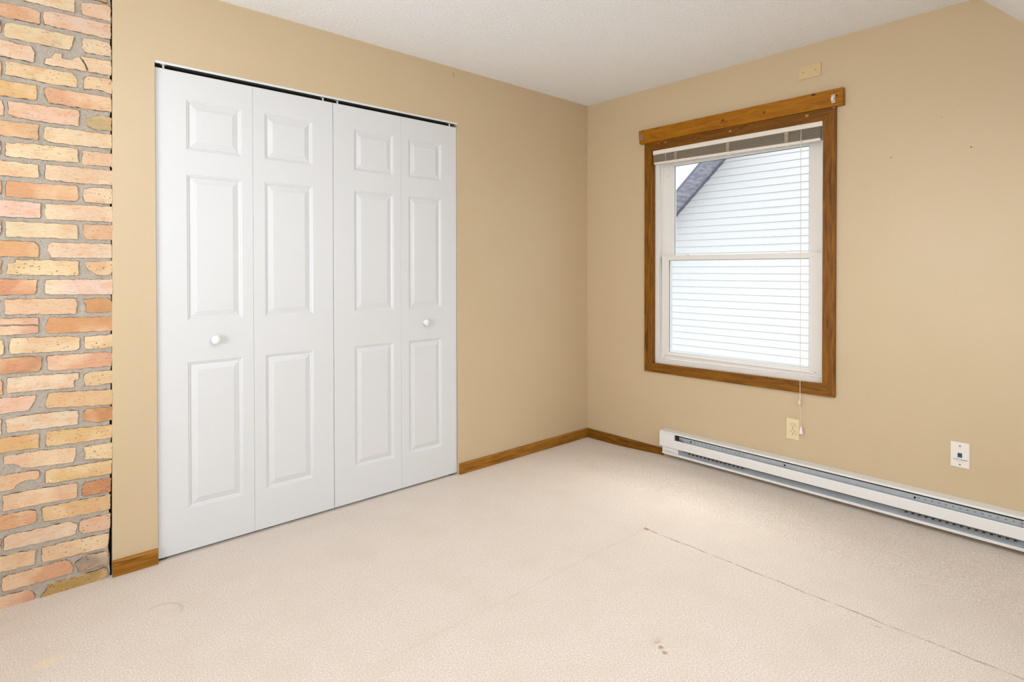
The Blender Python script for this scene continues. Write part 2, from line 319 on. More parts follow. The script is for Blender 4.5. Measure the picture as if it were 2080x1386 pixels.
BRICKS = [
  ((236, 210, 165), 0.3, [(-3202,2276),(-2995,2274),(-2996,2223),(-3202,2226)]),
  ((236, 200, 160), 0.7, [(-2978,2269),(-2942,2278),(-2890,2285),(-2881,2278),(-2882,2222),(-2928,2223),(-2975,2224)]),
  ((220, 172, 130), 0.3, [(-3298,2197),(-3136,2204),(-3109,2203),(-3098,2193),(-3101,2149),(-3298,2147)]),
  ((233, 200, 165), 0.3, [(-3092,2202),(-3058,2212),(-2881,2212),(-2882,2151),(-3090,2153)]),
  ((236, 200, 165), 0.3, [(-3410,2141),(-3210,2135),(-3210,2088),(-3410,2092)]),
  ((232, 205, 155), 0.3, [(-3201,2128),(-3181,2135),(-3104,2136),(-2996,2134),(-3011,2075),(-3094,2076),(-3197,2076),(-3203,2078)]),
  ((233, 205, 160), 0.6, [(-2974,2134),(-2929,2141),(-2886,2136),(-2881,2122),(-2882,2083),(-2929,2080),(-2969,2079),(-2976,2095)]),
  ((236, 205, 165), 0.3, [(-3317,2063),(-3194,2066),(-3166,2061),(-3124,2063),(-3117,2040),(-3118,2003),(-3317,2006)]),
  ((236, 208, 165), 0.3, [(-3087,2028),(-3072,2030),(-3059,2055),(-3035,2058),(-3038,2038),(-3009,2041),(-2983,2060),(-2962,2021),(-2961,2006),(-3091,2004)]),
  ((234, 200, 155), 0.3, [(-2981,2061),(-2965,2062),(-2881,2065),(-2880,2007),(-2958,2006),(-2959,2022)]),
  ((232, 200, 145), 0.5, [(-3199,1994),(-3102,1991),(-3003,1991),(-2991,1971),(-2990,1937),(-3080,1934),(-3129,1938),(-3200,1941)]),
  ((228, 190, 140), 0.8, [(-2967,1988),(-2930,1992),(-2882,1994),(-2877,1978),(-2879,1933),(-2930,1943),(-2970,1934),(-2972,1968)]),
  ((225, 185, 120), 0.3, [(-3310,1919),(-3146,1920),(-3111,1921),(-3110,1865),(-3147,1863),(-3310,1861)]),
  ((226, 172, 128), 0.3, [(-3091,1917),(-3081,1921),(-2966,1921),(-2884,1921),(-2880,1901),(-2882,1861),(-2984,1860),(-3080,1862),(-3088,1886)]),
  ((235, 195, 155), 0.3, [(-3403,1849),(-3208,1848),(-3203,1814),(-3204,1791),(-3403,1790)]),
  ((236, 196, 158), 0.3, [(-3193,1848),(-3107,1849),(-2986,1852),(-2984,1833),(-2988,1788),(-3066,1786),(-3171,1791),(-3193,1798)]),
  ((196, 172, 118), 0.3, [(-2967,1820),(-2938,1838),(-2912,1845),(-2881,1840),(-2883,1787),(-2942,1784),(-2956,1791),(-2965,1805)]),
  ((226, 182, 132), 0.3, [(-3306,1776),(-3160,1774),(-3106,1777),(-3109,1716),(-3162,1718),(-3306,1718)]),
  ((235, 208, 160), 0.3, [(-3092,1772),(-3030,1775),(-2880,1773),(-2882,1715),(-2985,1713),(-3078,1714),(-3093,1724)]),
  ((233, 205, 155), 0.5, [(-3201,1697),(-3181,1694),(-3161,1701),(-2991,1703),(-2988,1647),(-3105,1644),(-3132,1645),(-3202,1644)]),
  ((232, 195, 150), 0.6, [(-2978,1698),(-2880,1697),(-2879,1643),(-2895,1644),(-2979,1641)]),
  ((235, 200, 150), 0.3, [(-3305,1632),(-3107,1626),(-3110,1610),(-3105,1576),(-3139,1574),(-3305,1572)]),
  ((232, 198, 155), 0.3, [(-3087,1630),(-3021,1630),(-2879,1630),(-2880,1571),(-2986,1567),(-3092,1572),(-3090,1625)]),
  ((225, 170, 120), 0.3, [(-3412,1558),(-3212,1557),(-3213,1506),(-3412,1504)]),
  ((220, 165, 115), 0.1, [(-3201,1558),(-3106,1556),(-2995,1560),(-2990,1545),(-2990,1505),(-2997,1497),(-3089,1497),(-3203,1499)]),
  ((232, 195, 155), 0.8, [(-2977,1542),(-2951,1557),(-2881,1558),(-2882,1494),(-2973,1496),(-2977,1517)]),
  ((236, 200, 170), 0.3, [(-3303,1488),(-3146,1486),(-3103,1482),(-3104,1425),(-3171,1424),(-3303,1425)]),
  ((235, 200, 160), 0.3, [(-3092,1482),(-3022,1484),(-2880,1486),(-2881,1423),(-3005,1423),(-3087,1422),(-3092,1435)]),
  ((232, 208, 160), 0.1, [(-3204,1411),(-3123,1410),(-2994,1408),(-2991,1350),(-3090,1352),(-3202,1352)]),
  ((225, 180, 135), 0.6, [(-2977,1411),(-2880,1412),(-2880,1351),(-2965,1350),(-2976,1365)]),
  ((222, 170, 115), 0.15, [(-3309,1343),(-3171,1339),(-3120,1336),(-3109,1319),(-3109,1279),(-3309,1281)]),
  ((234, 205, 165), 0.3, [(-3085,1328),(-3071,1337),(-2886,1337),(-2883,1315),(-2884,1278),(-3076,1278),(-3085,1304)]),
  ((220, 175, 140), 0.3, [(-3413,1273),(-3213,1268),(-3217,1239),(-3216,1219),(-3413,1215)]),
  ((228, 198, 140), 1, [(-3178,1271),(-3099,1271),(-2991,1267),(-2991,1222),(-2994,1208),(-3118,1212),(-3202,1215),(-3199,1256),(-3178,1259)]),
  ((228, 190, 140), 0.9, [(-2973,1264),(-2881,1269),(-2882,1249),(-2887,1210),(-2932,1210),(-2960,1231),(-2971,1246)]),
  ((218, 155, 110), 0.2, [(-3316,1203),(-3116,1197),(-3117,1159),(-3123,1140),(-3316,1142)]),
  ((237, 205, 175), 0.1, [(-3093,1196),(-2882,1195),(-2883,1133),(-3090,1139),(-3095,1150)]),
  ((232, 195, 150), 0.3, [(-3208,1127),(-3000,1123),(-2997,1103),(-2999,1070),(-3002,1061),(-3208,1069)]),
  ((210, 155, 100), 0.1, [(-2980,1116),(-2936,1123),(-2899,1120),(-2882,1103),(-2883,1064),(-2914,1061),(-2972,1066),(-2968,1088)]),
  ((222, 175, 140), 0.1, [(-3311,1059),(-3111,1055),(-3112,1026),(-3174,1031),(-3311,1036)]),
  ((220, 170, 135), 0.1, [(-3312,1034),(-3174,1028),(-3112,1024),(-3114,996),(-3158,994),(-3312,994)]),
  ((218, 160, 105), 0.1, [(-3084,1053),(-2972,1047),(-2882,1047),(-2884,988),(-2964,989),(-3088,991),(-3096,1003)]),
  ((233, 200, 150), 0.6, [(-3193,984),(-3076,980),(-3015,978),(-2989,969),(-2989,931),(-3003,919),(-3110,922),(-3193,925),(-3198,940)]),
  ((230, 198, 140), 0.9, [(-2975,972),(-2883,975),(-2883,924),(-2919,920),(-2975,921),(-2977,946)]),
  ((205, 150, 105), 0.1, [(-3304,911),(-3159,913),(-3104,908),(-3104,867),(-3114,852),(-3304,854)]),
  ((225, 172, 132), 0.3, [(-3090,909),(-2991,907),(-2919,906),(-2886,901),(-2884,869),(-2890,846),(-3000,847),(-3069,848),(-3089,857)]),
  ((235, 205, 165), 0.3, [(-3204,839),(-3127,839),(-2992,833),(-2993,808),(-3009,805),(-3006,776),(-3111,780),(-3204,782)]),
  ((230, 198, 145), 1, [(-2979,826),(-2956,832),(-2884,831),(-2885,778),(-2901,778),(-2938,774),(-2976,777)]),
  ((238, 195, 160), 0.1, [(-3321,769),(-3121,766),(-3124,743),(-3141,716),(-3144,710),(-3321,710)]),
  ((230, 190, 135), 0.4, [(-3086,768),(-2886,754),(-2886,692),(-3019,703),(-3092,710),(-3097,728),(-3090,748)]),
  ((235, 208, 165), 0.3, [(-3208,685),(-3182,693),(-3112,695),(-2998,689),(-2996,663),(-2998,632),(-3079,634),(-3206,638)]),
  ((205, 145, 95), 0.2, [(-2984,672),(-2971,690),(-2886,684),(-2886,630),(-2939,628),(-2964,638),(-2982,647)]),
  ((225, 180, 115), 0.3, [(-3314,626),(-3114,620),(-3114,564),(-3161,568),(-3314,568)]),
  ((228, 190, 125), 0.5, [(-3094,622),(-2993,618),(-2886,611),(-2889,558),(-3002,561),(-3093,564),(-3096,582)]),
  ((233, 195, 150), 0.3, [(-3215,555),(-3113,555),(-3003,545),(-3004,521),(-3012,487),(-3146,496),(-3167,503),(-3178,516),(-3215,527)]),
  ((228, 195, 135), 0.7, [(-2983,541),(-2887,541),(-2888,474),(-2940,485),(-2980,490),(-2976,515)]),
  ((235, 195, 150), 0.3, [(-3313,482),(-3167,486),(-3113,482),(-3115,454),(-3124,446),(-3140,451),(-3164,449),(-3181,440),(-3184,427),(-3313,427)]),
  ((228, 190, 125), 0.4, [(-3097,477),(-2994,473),(-2889,472),(-2892,414),(-3007,421),(-3065,422),(-3099,425)]),
  ((233, 195, 150), 0.2, [(-3219,413),(-3210,413),(-3130,413),(-3000,406),(-3002,351),(-3011,346),(-3098,352),(-3218,353)]),
  ((200, 140, 95), 0.8, [(-2988,385),(-2979,400),(-2941,402),(-2893,400),(-2895,343),(-2959,346),(-2986,349)]),
  ((225, 170, 120), 0.2, [(-3323,341),(-3163,342),(-3124,335),(-3123,291),(-3144,285),(-3323,281)]),
  ((228, 188, 130), 0.5, [(-3110,338),(-3013,338),(-2895,333),(-2896,272),(-3013,276),(-3098,282),(-3105,288)]),
  ((232, 195, 150), 0.3, [(-3423,264),(-3223,255),(-3224,212),(-3423,210)]),
  ((235, 205, 165), 0.2, [(-3217,255),(-3200,265),(-3115,262),(-3027,263),(-3001,245),(-3006,208),(-3022,204),(-3132,206),(-3217,210)]),
  ((233, 195, 155), 0.8, [(-2998,245),(-2988,258),(-2895,257),(-2898,195),(-2960,198),(-2989,205),(-2998,217)]),
  ((233, 198, 150), 0.3, [(-3323,194),(-3164,192),(-3123,184),(-3129,162),(-3129,130),(-3142,132),(-3323,135)]),
  ((233, 198, 150), 0.8, [(-3111,187),(-3022,187),(-2900,180),(-2906,122),(-2979,125),(-3099,128),(-3110,129)]),
  ((222, 170, 125), 0.3, [(-3223,111),(-3204,119),(-3165,117),(-3040,119),(-3025,105),(-3014,82),(-3020,59),(-3100,58),(-3220,60),(-3223,82)]),
  ((165, 150, 125), 0.9, [(-3013,94),(-2979,116),(-2906,108),(-2904,55),(-2961,54),(-2997,54)]),
  ((222, 165, 130), 0.2, [(-3330,50),(-3152,45),(-3133,29),(-3130,-12),(-3166,-9),(-3330,-17)]),
  ((186, 152, 84), 1, [(-3093,44),(-3016,40),(-2908,45),(-2906,10),(-2944,-4),(-3015,-9),(-3084,-13),(-3107,-13),(-3117,4),(-3095,28)]),
]
def frange(a, b, s):
    n = int(abs(b-a)/s)+1; d = -s if b < a else s
    return [a+d*i for i in range(n)]
# ------------------------------------------------------------------ the room
H = 2.4309
RX0, RY0 = -4.3, -3.75                     # rear wall and knee wall
SY, KZ = -2.268, .88                       # the ceiling slopes down from SY to the knee wall
SLOPE = (H-KZ)/(SY-RY0)
AX0, AX1, ZT = -2.7327, -1.1759, 2.1083    # closet opening

bm = NB(); 
def smooth(t): t = max(0, min(1, t)); return t*t*(3-2*t)
def floor_z(x, y):      # the carpet rides up a little under the heater
    return .028*smooth((x+.62)/.57)*smooth((-.15-y)/.75)
fx = [RX0-.15, -3, -2, -1.2]+[-.7+.7*i/28 for i in range(29)]; fy = [RY0-.15, -3, -2]+[-1.2+1.212*i/40 for i in range(41)]
G = [[bm.verts.new((x, y, floor_z(x, y))) for x in fx] for y in fy]
for j in range(len(fy)-1):
    for i in range(len(fx)-1): bm.faces.new((G[j][i], G[j][i+1], G[j+1][i+1], G[j+1][i])).smooth = True
box(bm, (RX0-.15, RY0-.15, -.2), (.0, .012, -.004)); box(bm, (AX0-.02, .010, -.2), (AX1+.02, .62, 0))
tag(obj('floor', bm, M_CARPET), 'beige cut pile carpet with a seam line running across it', kind='structure')
bm = NB(); box(bm, (RX0-.15, SY, H), (.14, .12, H+.15))
tag(obj('ceiling', bm, M_CEIL), 'flat white ceiling with a rough sprayed texture', kind='structure')
# sloping part, with an opening for the added, unseen skylight
SKX0, SKX1, SKT0, SKT1 = -3.4, -.5, .42, .76
def slope_pt(x, t, off=0.):
    y = SY+(RY0-SY)*t; z = H+(KZ-H)*t; nrm = Vector((0, -(H-KZ), (SY-RY0))).normalized()
    return Vector((x, y, z))+nrm*off
bm = NB()
def slab(x0, x1, t0, t1):
    lo = [bm.verts.new(slope_pt(x, t)) for x, t in ((x0, t0), (x1, t0), (x1, t1), (x0, t1))]
    hi = [bm.verts.new(slope_pt(x, t, .12)) for x, t in ((x0, t0), (x1, t0), (x1, t1), (x0, t1))]
    bm.faces.new(lo); bm.faces.new(hi[::-1])
    for i in range(4): bm.faces.new((lo[i], lo[(i+1) % 4], hi[(i+1) % 4], hi[i]))
slab(RX0-.15, SKX0, 0, 1); slab(SKX1, .0, 0, 1); slab(SKX0, SKX1, 0, SKT0); slab(SKX0, SKX1, SKT1, 1)
tag(obj('ceiling_slope', bm, M_CEIL), 'white sloping ceiling meeting the flat ceiling above the window wall', kind='structure')

# closet wall (left in the photograph), with the closet opening
def xz(bm, pts, y0=0., y1=.11): prism(bm, pts, 1, y0, y1)
bm = NB()
xz(bm, [(-2.8925, 0), (AX0, 0), (AX0, ZT), (-2.8783, ZT)])
xz(bm, [(AX1, 0), (0, 0), (0, ZT), (AX1, ZT)])
xz(bm, [(-2.8783, ZT), (0, ZT), (0, H), (-2.8757, H)])
wb = tag(obj('wall_back', bm, M_WALL), 'tan painted wall with a white bifold closet set in it', kind='structure')
bm = NB(); box(bm, (-2.93, .016, 0), (-2.872, .020, H)); obj('gap_shade_strip', bm, M_DARK, wb)  # dark strip added to keep the gap looking shaded and stop stray light
# closet interior
bm = NB()
box(bm, (AX0-.05, .62, 0), (AX1+.05, .68, ZT+.1)); box(bm, (AX0-.08, .11, 0), (AX0-.02, .62, ZT+.1)); box(bm, (AX1+.02, .11, 0), (AX1+.08, .62, ZT+.1))
box(bm, (AX0-.02, .11, ZT+.02), (AX1+.02, .62, ZT+.1))
tag(obj('wall_closet', bm, M_CLOSET), 'dark inside of the closet behind the bifold doors', kind='structure')

# window wall
WY0, WY1, WZ0, WZ1 = -.572, -1.6316, .611, 2.0175
bm = NB()
def yz(bm, pts, x0=0., x1=.14, bev=0): prism(bm, pts, 0, x0, x1, bev=bev)
e = .012
yz(bm, [(.11, 0), (WY0+e, 0), (WY0+e, H), (.11, H)])
yz(bm, [(WY1-e, 0), (SY, 0), (SY, H), (WY1-e, H)])
yz(bm, [(WY0+e, 0), (WY1-e, 0), (WY1-e, WZ0-e), (WY0+e, WZ0-e)])
yz(bm, [(WY0+e, WZ1+e), (WY1-e, WZ1+e), (WY1-e, H), (WY0+e, H)])
yz(bm, [(SY, 0), (RY0, 0), (RY0, KZ), (SY, H)])
wr = tag(obj('wall_right', bm, M_WALL), 'tan painted wall holding the wood framed window', kind='structure')
for y, z, r in ((-1.9361, 1.7741, .0026), (-2.2466, 1.7752, .0028), (-2.1376, 1.9301, .0018)):
    bm = NB(); cyl(bm, (-.0006, y, z), r, .001, 0, 10); obj('nail_hole', bm, M_SLOT, wr)
# walls behind the photographer
bm = NB(); box(bm, (RX0, RY0-.12, 0), (0, RY0, KZ+.12))
tag(obj('wall_knee', bm, M_WALL), 'low tan knee wall under the sloping ceiling', kind='structure')
bm = NB(); RWY0, RWY1, RWZ0, RWZ1 = -.65, -2.05, .8, 2.05
box(bm, (RX0-.12, RY0, 0), (RX0, RWY1, H)); box(bm, (RX0-.12, RWY0, 0), (RX0, .11, H))
box(bm, (RX0-.12, RWY1, 0), (RX0, RWY0, RWZ0)); box(bm, (RX0-.12, RWY1, RWZ1), (RX0, RWY0, H))
tag(obj('wall_rear', bm, M_WALL), 'tan wall behind the photographer with an added fill window', kind='structure')
def added_window(name, label, quad, nrm):  # for the unseen windows added to let fill light in
    c = sum(quad, Vector())/4; root = empty(name, c); tag(root, label, kind='structure')
    bm = NB()
    for i in range(4):
        a, b_ = quad[i]-c, quad[(i+1) % 4]-c
        ai, bi = a*.93, b_*.93; k = nrm*.05
        v = [bm.verts.new(p) for p in (a, b_, bi, ai, a+k, b_+k, bi+k, ai+k)]
        for f in ((0, 1, 2, 3), (7, 6, 5, 4), (0, 4, 5, 1), (1, 5, 6, 2), (2, 6, 7, 3), (3, 7, 4, 0)): bm.faces.new([v[j] for j in f])
    obj('window_frame', bm, M_VINYL, root)  # frame of the added, unseen window
    bm = NB(); v = [bm.verts.new((q-c)*.94+nrm*.02) for q in quad]; bm.faces.new(v); obj('glass_pane', bm, M_GLASS, root)  # pane of the added, unseen window
added_window('added_window_rear', 'added white window behind the photographer, put in to carry fill light',
    [Vector((RX0-.02, y, z)) for y, z in ((RWY0, RWZ0), (RWY1, RWZ0), (RWY1, RWZ1), (RWY0, RWZ1))], Vector((-1, 0, 0)))
added_window('added_skylight', 'added skylight behind the photographer, put in to carry fill light',
    [slope_pt(x, t, .03) for x, t in ((SKX0, SKT0), (SKX1, SKT0), (SKX1, SKT1), (SKX0, SKT1))], (slope_pt(0, 0, 1)-slope_pt(0, 0)).normalized())

# ------------------------------------------------------------------ brick chimney breast
def brick_wall():
    rnd = random.Random(3)
    bm = NB()
    lc = bm.loops.layers.float_color.new('brick_color'); lp = bm.verts.layers.float.new('brick_pits')
    # mortar: a slab with an uneven front and a ragged right edge
    def edge_x(z): return -2.9025+.0105*min(z, 1.2)/1.2*1.0+.010*z/H+.0025*math.sin(z*37)+.0015*math.sin(z*91)
    nz = 240; nx = 150; y0 = .0045
    grid = []
    for j in range(nz+1):
        z = H*j/nz; row = []
        for i in range(nx+1):
            x = RX0+(edge_x(z)-RX0)*i/nx
            y = y0+.0016*math.sin(x*61+z*23)*math.sin(z*77-x*31)+rnd.uniform(-.0009, .0009)
            row.append(bm.verts.new((x, y, z)))
        grid.append(row)
    for j in range(nz):
        for i in range(nx):
            f = bm.faces.new((grid[j][i], grid[j][i+1], grid[j+1][i+1], grid[j+1][i])); f.material_index = 2
    # return of the chimney corner, going back into the gap
    back = [bm.verts.new((grid[j][nx].co.x-.002, .12, grid[j][nx].co.z)) for j in range(nz+1)]
    for j in range(nz):
        f = bm.faces.new((grid[j][nx], back[j], back[j+1], grid[j+1][nx])); f.material_index = 2
    def add(col, pit, pts):
        area_ = sum(a[0]*b_[1]-b_[0]*a[1] for a, b_ in zip(pts, pts[1:]+pts[:1]))
        if area_ < 0: pts = pts[::-1]
        # densify and cut the corners a little, then roughen the outline
        q = []
        n = len(pts)
        for i in range(n):
            a = Vector(pts[i]); b_ = Vector(pts[(i+1) % n]); L = (b_-a).length
            k = max(2, int(L/.007))
            c0 = min(.0035/L, .3) if L else 0
            for s in range(k+1):
                t = c0+(1-2*c0)*s/k; q.append(a.lerp(b_, t))
        ph = rnd.uniform(0, 99); m_ = len(q); out = []
        for i, p in enumerate(q):
            t = (q[(i+1) % m_]-q[i-1]); nrm = Vector((t.y, -t.x)).normalized() if t.length > 1e-9 else Vector((0, 0))
            j = .0009*math.sin(i*.9+ph)+.0006*math.sin(i*2.3+ph*2)+rnd.uniform(-.0005, .0005)
            out.append((p+nrm*j, nrm))
        dep = rnd.uniform(-.0014, .0012); tx, tz = rnd.uniform(-.008, .008), rnd.uniform(-.02, .02)
        cx = sum(p.x for p, _ in out)/m_; cz = sum(p.y for p, _ in out)/m_
        def yy(p): return dep+(p.x-cx)*tx+(p.y-cz)*tz
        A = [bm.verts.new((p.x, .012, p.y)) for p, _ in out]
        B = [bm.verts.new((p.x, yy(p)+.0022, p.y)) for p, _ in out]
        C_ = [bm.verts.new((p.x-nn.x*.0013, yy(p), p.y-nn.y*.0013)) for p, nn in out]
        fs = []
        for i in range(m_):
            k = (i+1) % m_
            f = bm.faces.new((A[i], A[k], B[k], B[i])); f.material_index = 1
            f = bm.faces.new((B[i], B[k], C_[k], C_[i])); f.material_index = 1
        f = bm.faces.new(C_); f.material_index = 0
        for v in C_: v[lp] = pit
        r_, g_, b__ = lin(col); c4 = (r_*.85, g_*.87, min(1, b__*1.02), 1)
        for l in f.loops: l[lc] = c4
    cols = [(236, 205, 162), (230, 192, 142), (224, 172, 126), (235, 200, 165), (228, 195, 138), (212, 158, 108), (233, 206, 158)]
    courses = {}
    for col, pit, pts in BRICKS:
        p = [(a/1000, b_/1000) for a, b_ in pts]; add(col, pit, p)
        zc = sum(z for _, z in p)/len(p); k = int(round((zc-.014)/.0721))
        courses[k] = min(courses.get(k, 0), min(a for a, _ in p))
    for k in range(0, 34):
        zc = .014+k*.0721; x = courses.get(k, -2.882+(0.0 if k in courses else .0))-.011
        first = k not in courses; z0, z1 = zc-.029, min(zc+.029, H)
        if z1-z0 < .01: continue
        long_ = (k % 2 == 0)
        while x > RX0+.02:
            L = rnd.choice((.207, .21)) if (long_ or rnd.random() < .6) else .1
            if first and k % 2 == 1: L = .095; first = False
            long_ = not long_
            x0 = max(x-L, RX0); j = lambda: rnd.uniform(-.002, .002)
            add(rnd.choice(cols), rnd.choice((.1, .3, .6)), [(x0+j(), max(z0, .001)+abs(j())), (x+j(), max(z0, .001)+abs(j())), (x+j(), z1-abs(j())), (x0+j(), z1-abs(j()))])
            x = x0-.011
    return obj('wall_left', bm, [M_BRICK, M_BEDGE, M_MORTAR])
tag(brick_wall(), 'exposed wall of yellow and orange bricks with grey mortar', kind='structure')

# ------------------------------------------------------------------ baseboards
def board_x(name, x0, x1, z0, z1, label, mat):
    bm = NB(); prism(bm, [(-.001, z0), (-.0145, z0), (-.0145, z1-.006), (-.0125, z1-.002), (-.009, z1), (-.001, z1)], 0, x0, x1)
    return tag(obj(name, bm, mat), label, kind='structure')
board_x('baseboard_left', -2.892, -2.7345, .001, .064, 'short stained wood baseboard between the brick and the closet', M_WOODX)
board_x('baseboard_back', -1.1705, -.001, .001, .0645, 'stained wood baseboard running from the closet to the corner', M_WOODX)
bm = NB(); prism(bm, [(-.001, .001), (-.0145, .001), (-.0145, .0585), (-.0125, .0625), (-.009, .0645), (-.001, .0645)], 1, -.015, -.655)
tag(obj('baseboard_right', bm, M_WOODY), 'stained wood baseboard between the corner and the white heater', kind='structure')

# ------------------------------------------------------------------ closet doors
DY, DT, DZ0, DZ1 = .012, .034, .010, 2.0825
def leaf_mesh(w, px0, px1, edge_left, edge_right):
    """one moulded leaf, local x 0..w, front at y=0 facing -y, three raised panels between px0 and px1"""
    bm = NB(); h = DZ1-DZ0
    zs = [.1935-DZ0, .8305-DZ0, 1.0115-DZ0, 1.6460-DZ0, 1.7515-DZ0, 1.9680-DZ0]
    prof = [(0, 0), (.0035, .0030), (.0075, .0034), (.0105, .0072), (.0140, .0080), (.0360, .0022), (.0385, .0012)]
    e = .0011
    X_ = [e, px0, px1, w-e]; Z_ = [e]+zs+[h-e]
    V = {}
    def v(x, z, y=0.):
        k = (round(x, 5), round(z, 5), round(y, 5))
        if k not in V: V[k] = bm.verts.new((x, y, z))
        return V[k]
    for i in range(3):
        for j in range(7):
            if i == 1 and j in (1, 3, 5): continue
            bm.faces.new((v(X_[i], Z_[j]), v(X_[i+1], Z_[j]), v(X_[i+1], Z_[j+1]), v(X_[i], Z_[j+1])))
    for j in (1, 3, 5):
        z0, z1 = Z_[j], Z_[j+1]; prev = None
        for o_, d in prof:
            R = [v(px0+o_, z0+o_, d), v(px1-o_, z0+o_, d), v(px1-o_, z1-o_, d), v(px0+o_, z1-o_, d)]
            if prev:
                for k in range(4): bm.faces.new((prev[k], prev[(k+1) % 4], R[(k+1) % 4], R[k]))
            prev = R
        bm.faces.new(prev)
    # rounded arris and the edges
    fr = [(e, e), (w-e, e), (w-e, h-e), (e, h-e)]; si = [(0, 0), (w, 0), (w, h), (0, h)]
    def side_chain(i):
        a, b_ = fr[i], fr[(i+1) % 4]
        if i == 0: return [v(x, e) for x in X_]
        if i == 1: return [v(w-e, z) for z in Z_]
        if i == 2: return [v(x, h-e) for x in X_[::-1]]
        return [v(e, z) for z in Z_[::-1]]
    S = [bm.verts.new((x, e, z)) for x, z in si]; T = [bm.verts.new((x, DT, z)) for x, z in si]
    for i in range(4):
        bm.faces.new(side_chain(i)+[S[(i+1) % 4], S[i]]); bm.faces.new((S[i], S[(i+1) % 4], T[(i+1) % 4], T[i]))
    bm.faces.new(T[::-1]); return bm
def bifold(name, label, leaves, knob_at, pins, foot):
    root = empty(name, (leaves[0][0], DY, 0)); tag(root, label, kind='structure')
    for x0, x1, p0, p1 in leaves:
        o = obj('door_leaf', leaf_mesh(x1-x0, p0-x0, p1-x0, 0, 0), M_DOOR, root); o.location = (x0-leaves[0][0], 0, DZ0)
    bm = NB()
    lathe(bm, [(0, .0130), (-.004, .0125), (-.008, .0095), (-.013, .0120), (-.018, .0180), (-.023, .0205), (-.028, .0195), (-.033, .0130), (-.035, .005)], (knob_at[0]-leaves[0][0], 0, knob_at[1]))
    obj('door_knob', bm, M_KNOB, root, True)
    for x in pins:
        bm = NB(); cyl(bm, (x-leaves[0][0], .012, DZ1-.002), .0045, .020, 2, 12); box(bm, (x-leaves[0][0]-.011, .006, DZ1+.018), (x-leaves[0][0]+.011, .020, DZ1+.021))
        obj('pivot_pin', bm, M_KNOB, root)
    bm = NB(); fx = foot-leaves[0][0]
    box(bm, (fx-.022, .004, .001), (fx+.012, .026, .003)); box(bm, (fx-.004, .010, .003), (fx+.004, .018, .0098)); cyl(bm, (fx, .014, .003), .006, .004, 2, 12)
    obj('floor_pivot', bm, M_SCREW, root)
    return root
bifold('door_1', 'left pair of white bifold closet leaves beside the brick wall',
    [(-2.7300, -2.3405, -2.6145, -2.3900), (-2.3397, -1.9517, -2.2878, -2.0585)], (-2.507, .9216), (-2.697, -1.998), -2.709)
bifold('door_2', 'right pair of white bifold closet leaves nearest the bare corner',
    [(-1.9494, -1.5572, -1.8360, -1.6050), (-1.5564, -1.1782, -1.5085, -1.2880)], (-1.404, .9305), (-1.921, -1.2198), -1.206)
# header track above the doors
bm = NB()
box(bm, (AX0+.001, .0005, 2.0975), (AX1-.001, .0025, 2.1078))
box(bm, (AX0+.001, .0025, 2.1055), (AX1-.001, .042, 2.1078))
o = tag(obj('trim_1', bm, M_TRACKW), 'white metal track running along the top of the closet opening', kind='structure')
bm = NB(); prism(bm, [(.012, 2.1054), (.012, 2.0985), (.0165, 2.0985), (.0165, 2.1035), (.0315, 2.1035), (.0315, 2.0985), (.040, 2.0985), (.040, 2.1054)], 0, AX0+.04, AX1-.04)
obj('track_channel', bm, M_TRACK, o)

# ------------------------------------------------------------------ window
win = empty('window_1', (0, -1.1, .6)); tag(win, 'double hung white window in a stained wood casing', kind='structure')
OFF = Vector((0, -1.1, .6))
def wobj(name, bm, mat, parent=win, smooth=False):
    for v in bm.verts: v.co -= OFF
    return obj(name, bm, mat, parent, smooth)
CO = dict(bl=(-.5131, .5535), br=(-1.693, .566), tl=(-.5131, 2.072), tr=(-1.693, 2.069))
CI = dict(bl=(-.5725, .6133), br=(-1.6308, .6309), tl=(-.5705, 2.0145), tr=(-1.6305, 2.0088))
for nm, k, mat in (('casing_side', ('bl', 'tl'), M_WOODZ), ('casing_side', ('br', 'tr'), M_WOODZ), ('casing_bottom', ('bl', 'br'), M_WOODY), ('casing_top', ('tl', 'tr'), M_WOODTOP)):
    a, b_ = k; bm = NB(); prism(bm, [CO[a], CI[a], CI[b_], CO[b_]], 0, -.018, -.0005, bev=.0016); wobj(nm, bm, mat)
# wood jamb liner between casing and vinyl
bm = NB(); J0, J1, JB0, JB1, JT = -.5735, -1.632, .6125, .629, 2.013
yz(bm, [(J0+.011, .605), (J0, JB0), (J0, JT), (J0+.011, JT+.01)], -.0005, .02)
yz(bm, [(J1-.009, .605), (J1, JB1), (J1, JT), (J1-.009, JT+.01)], -.0005, .02)
yz(bm, [(J0+.011, .601), (J1-.011, .601), (J1, JB1-.002), (J0, JB0-.002)], -.0005, .02)
yz(bm, [(J0+.009, JT+.012), (J1-.009, JT+.012), (J1, JT), (J0, JT)], -.0005, .02)
wobj('jamb_liner', bm, M_WOODY)
def ring(bm, o, i, x0, x1, bev=.0012):
    """four mitred bars; o and i are (yl, yr, zbl, zbr, zt)"""
    O = [(o[0], o[2]), (o[1], o[3]), (o[1], o[4]), (o[0], o[4])]; I = [(i[0], i[2]), (i[1], i[3]), (i[1], i[4]), (i[0], i[4])]
    for k in range(4): prism(bm, [O[k], O[(k+1) % 4], I[(k+1) % 4], I[k]], 0, x0, x1, bev=bev)
bm = NB()
ring(bm, (-.5615, -1.643, .602, .6165, 2.028), (-.6005, -1.611, .6415, .654, 1.985), .020, .050)
ring(bm, (-.5615, -1.643, .602, .6165, 2.028), (-.5850, -1.620, .628, .640, 1.995), .050, .135)
wobj('window_frame', bm, M_VINYL)
bm = NB()
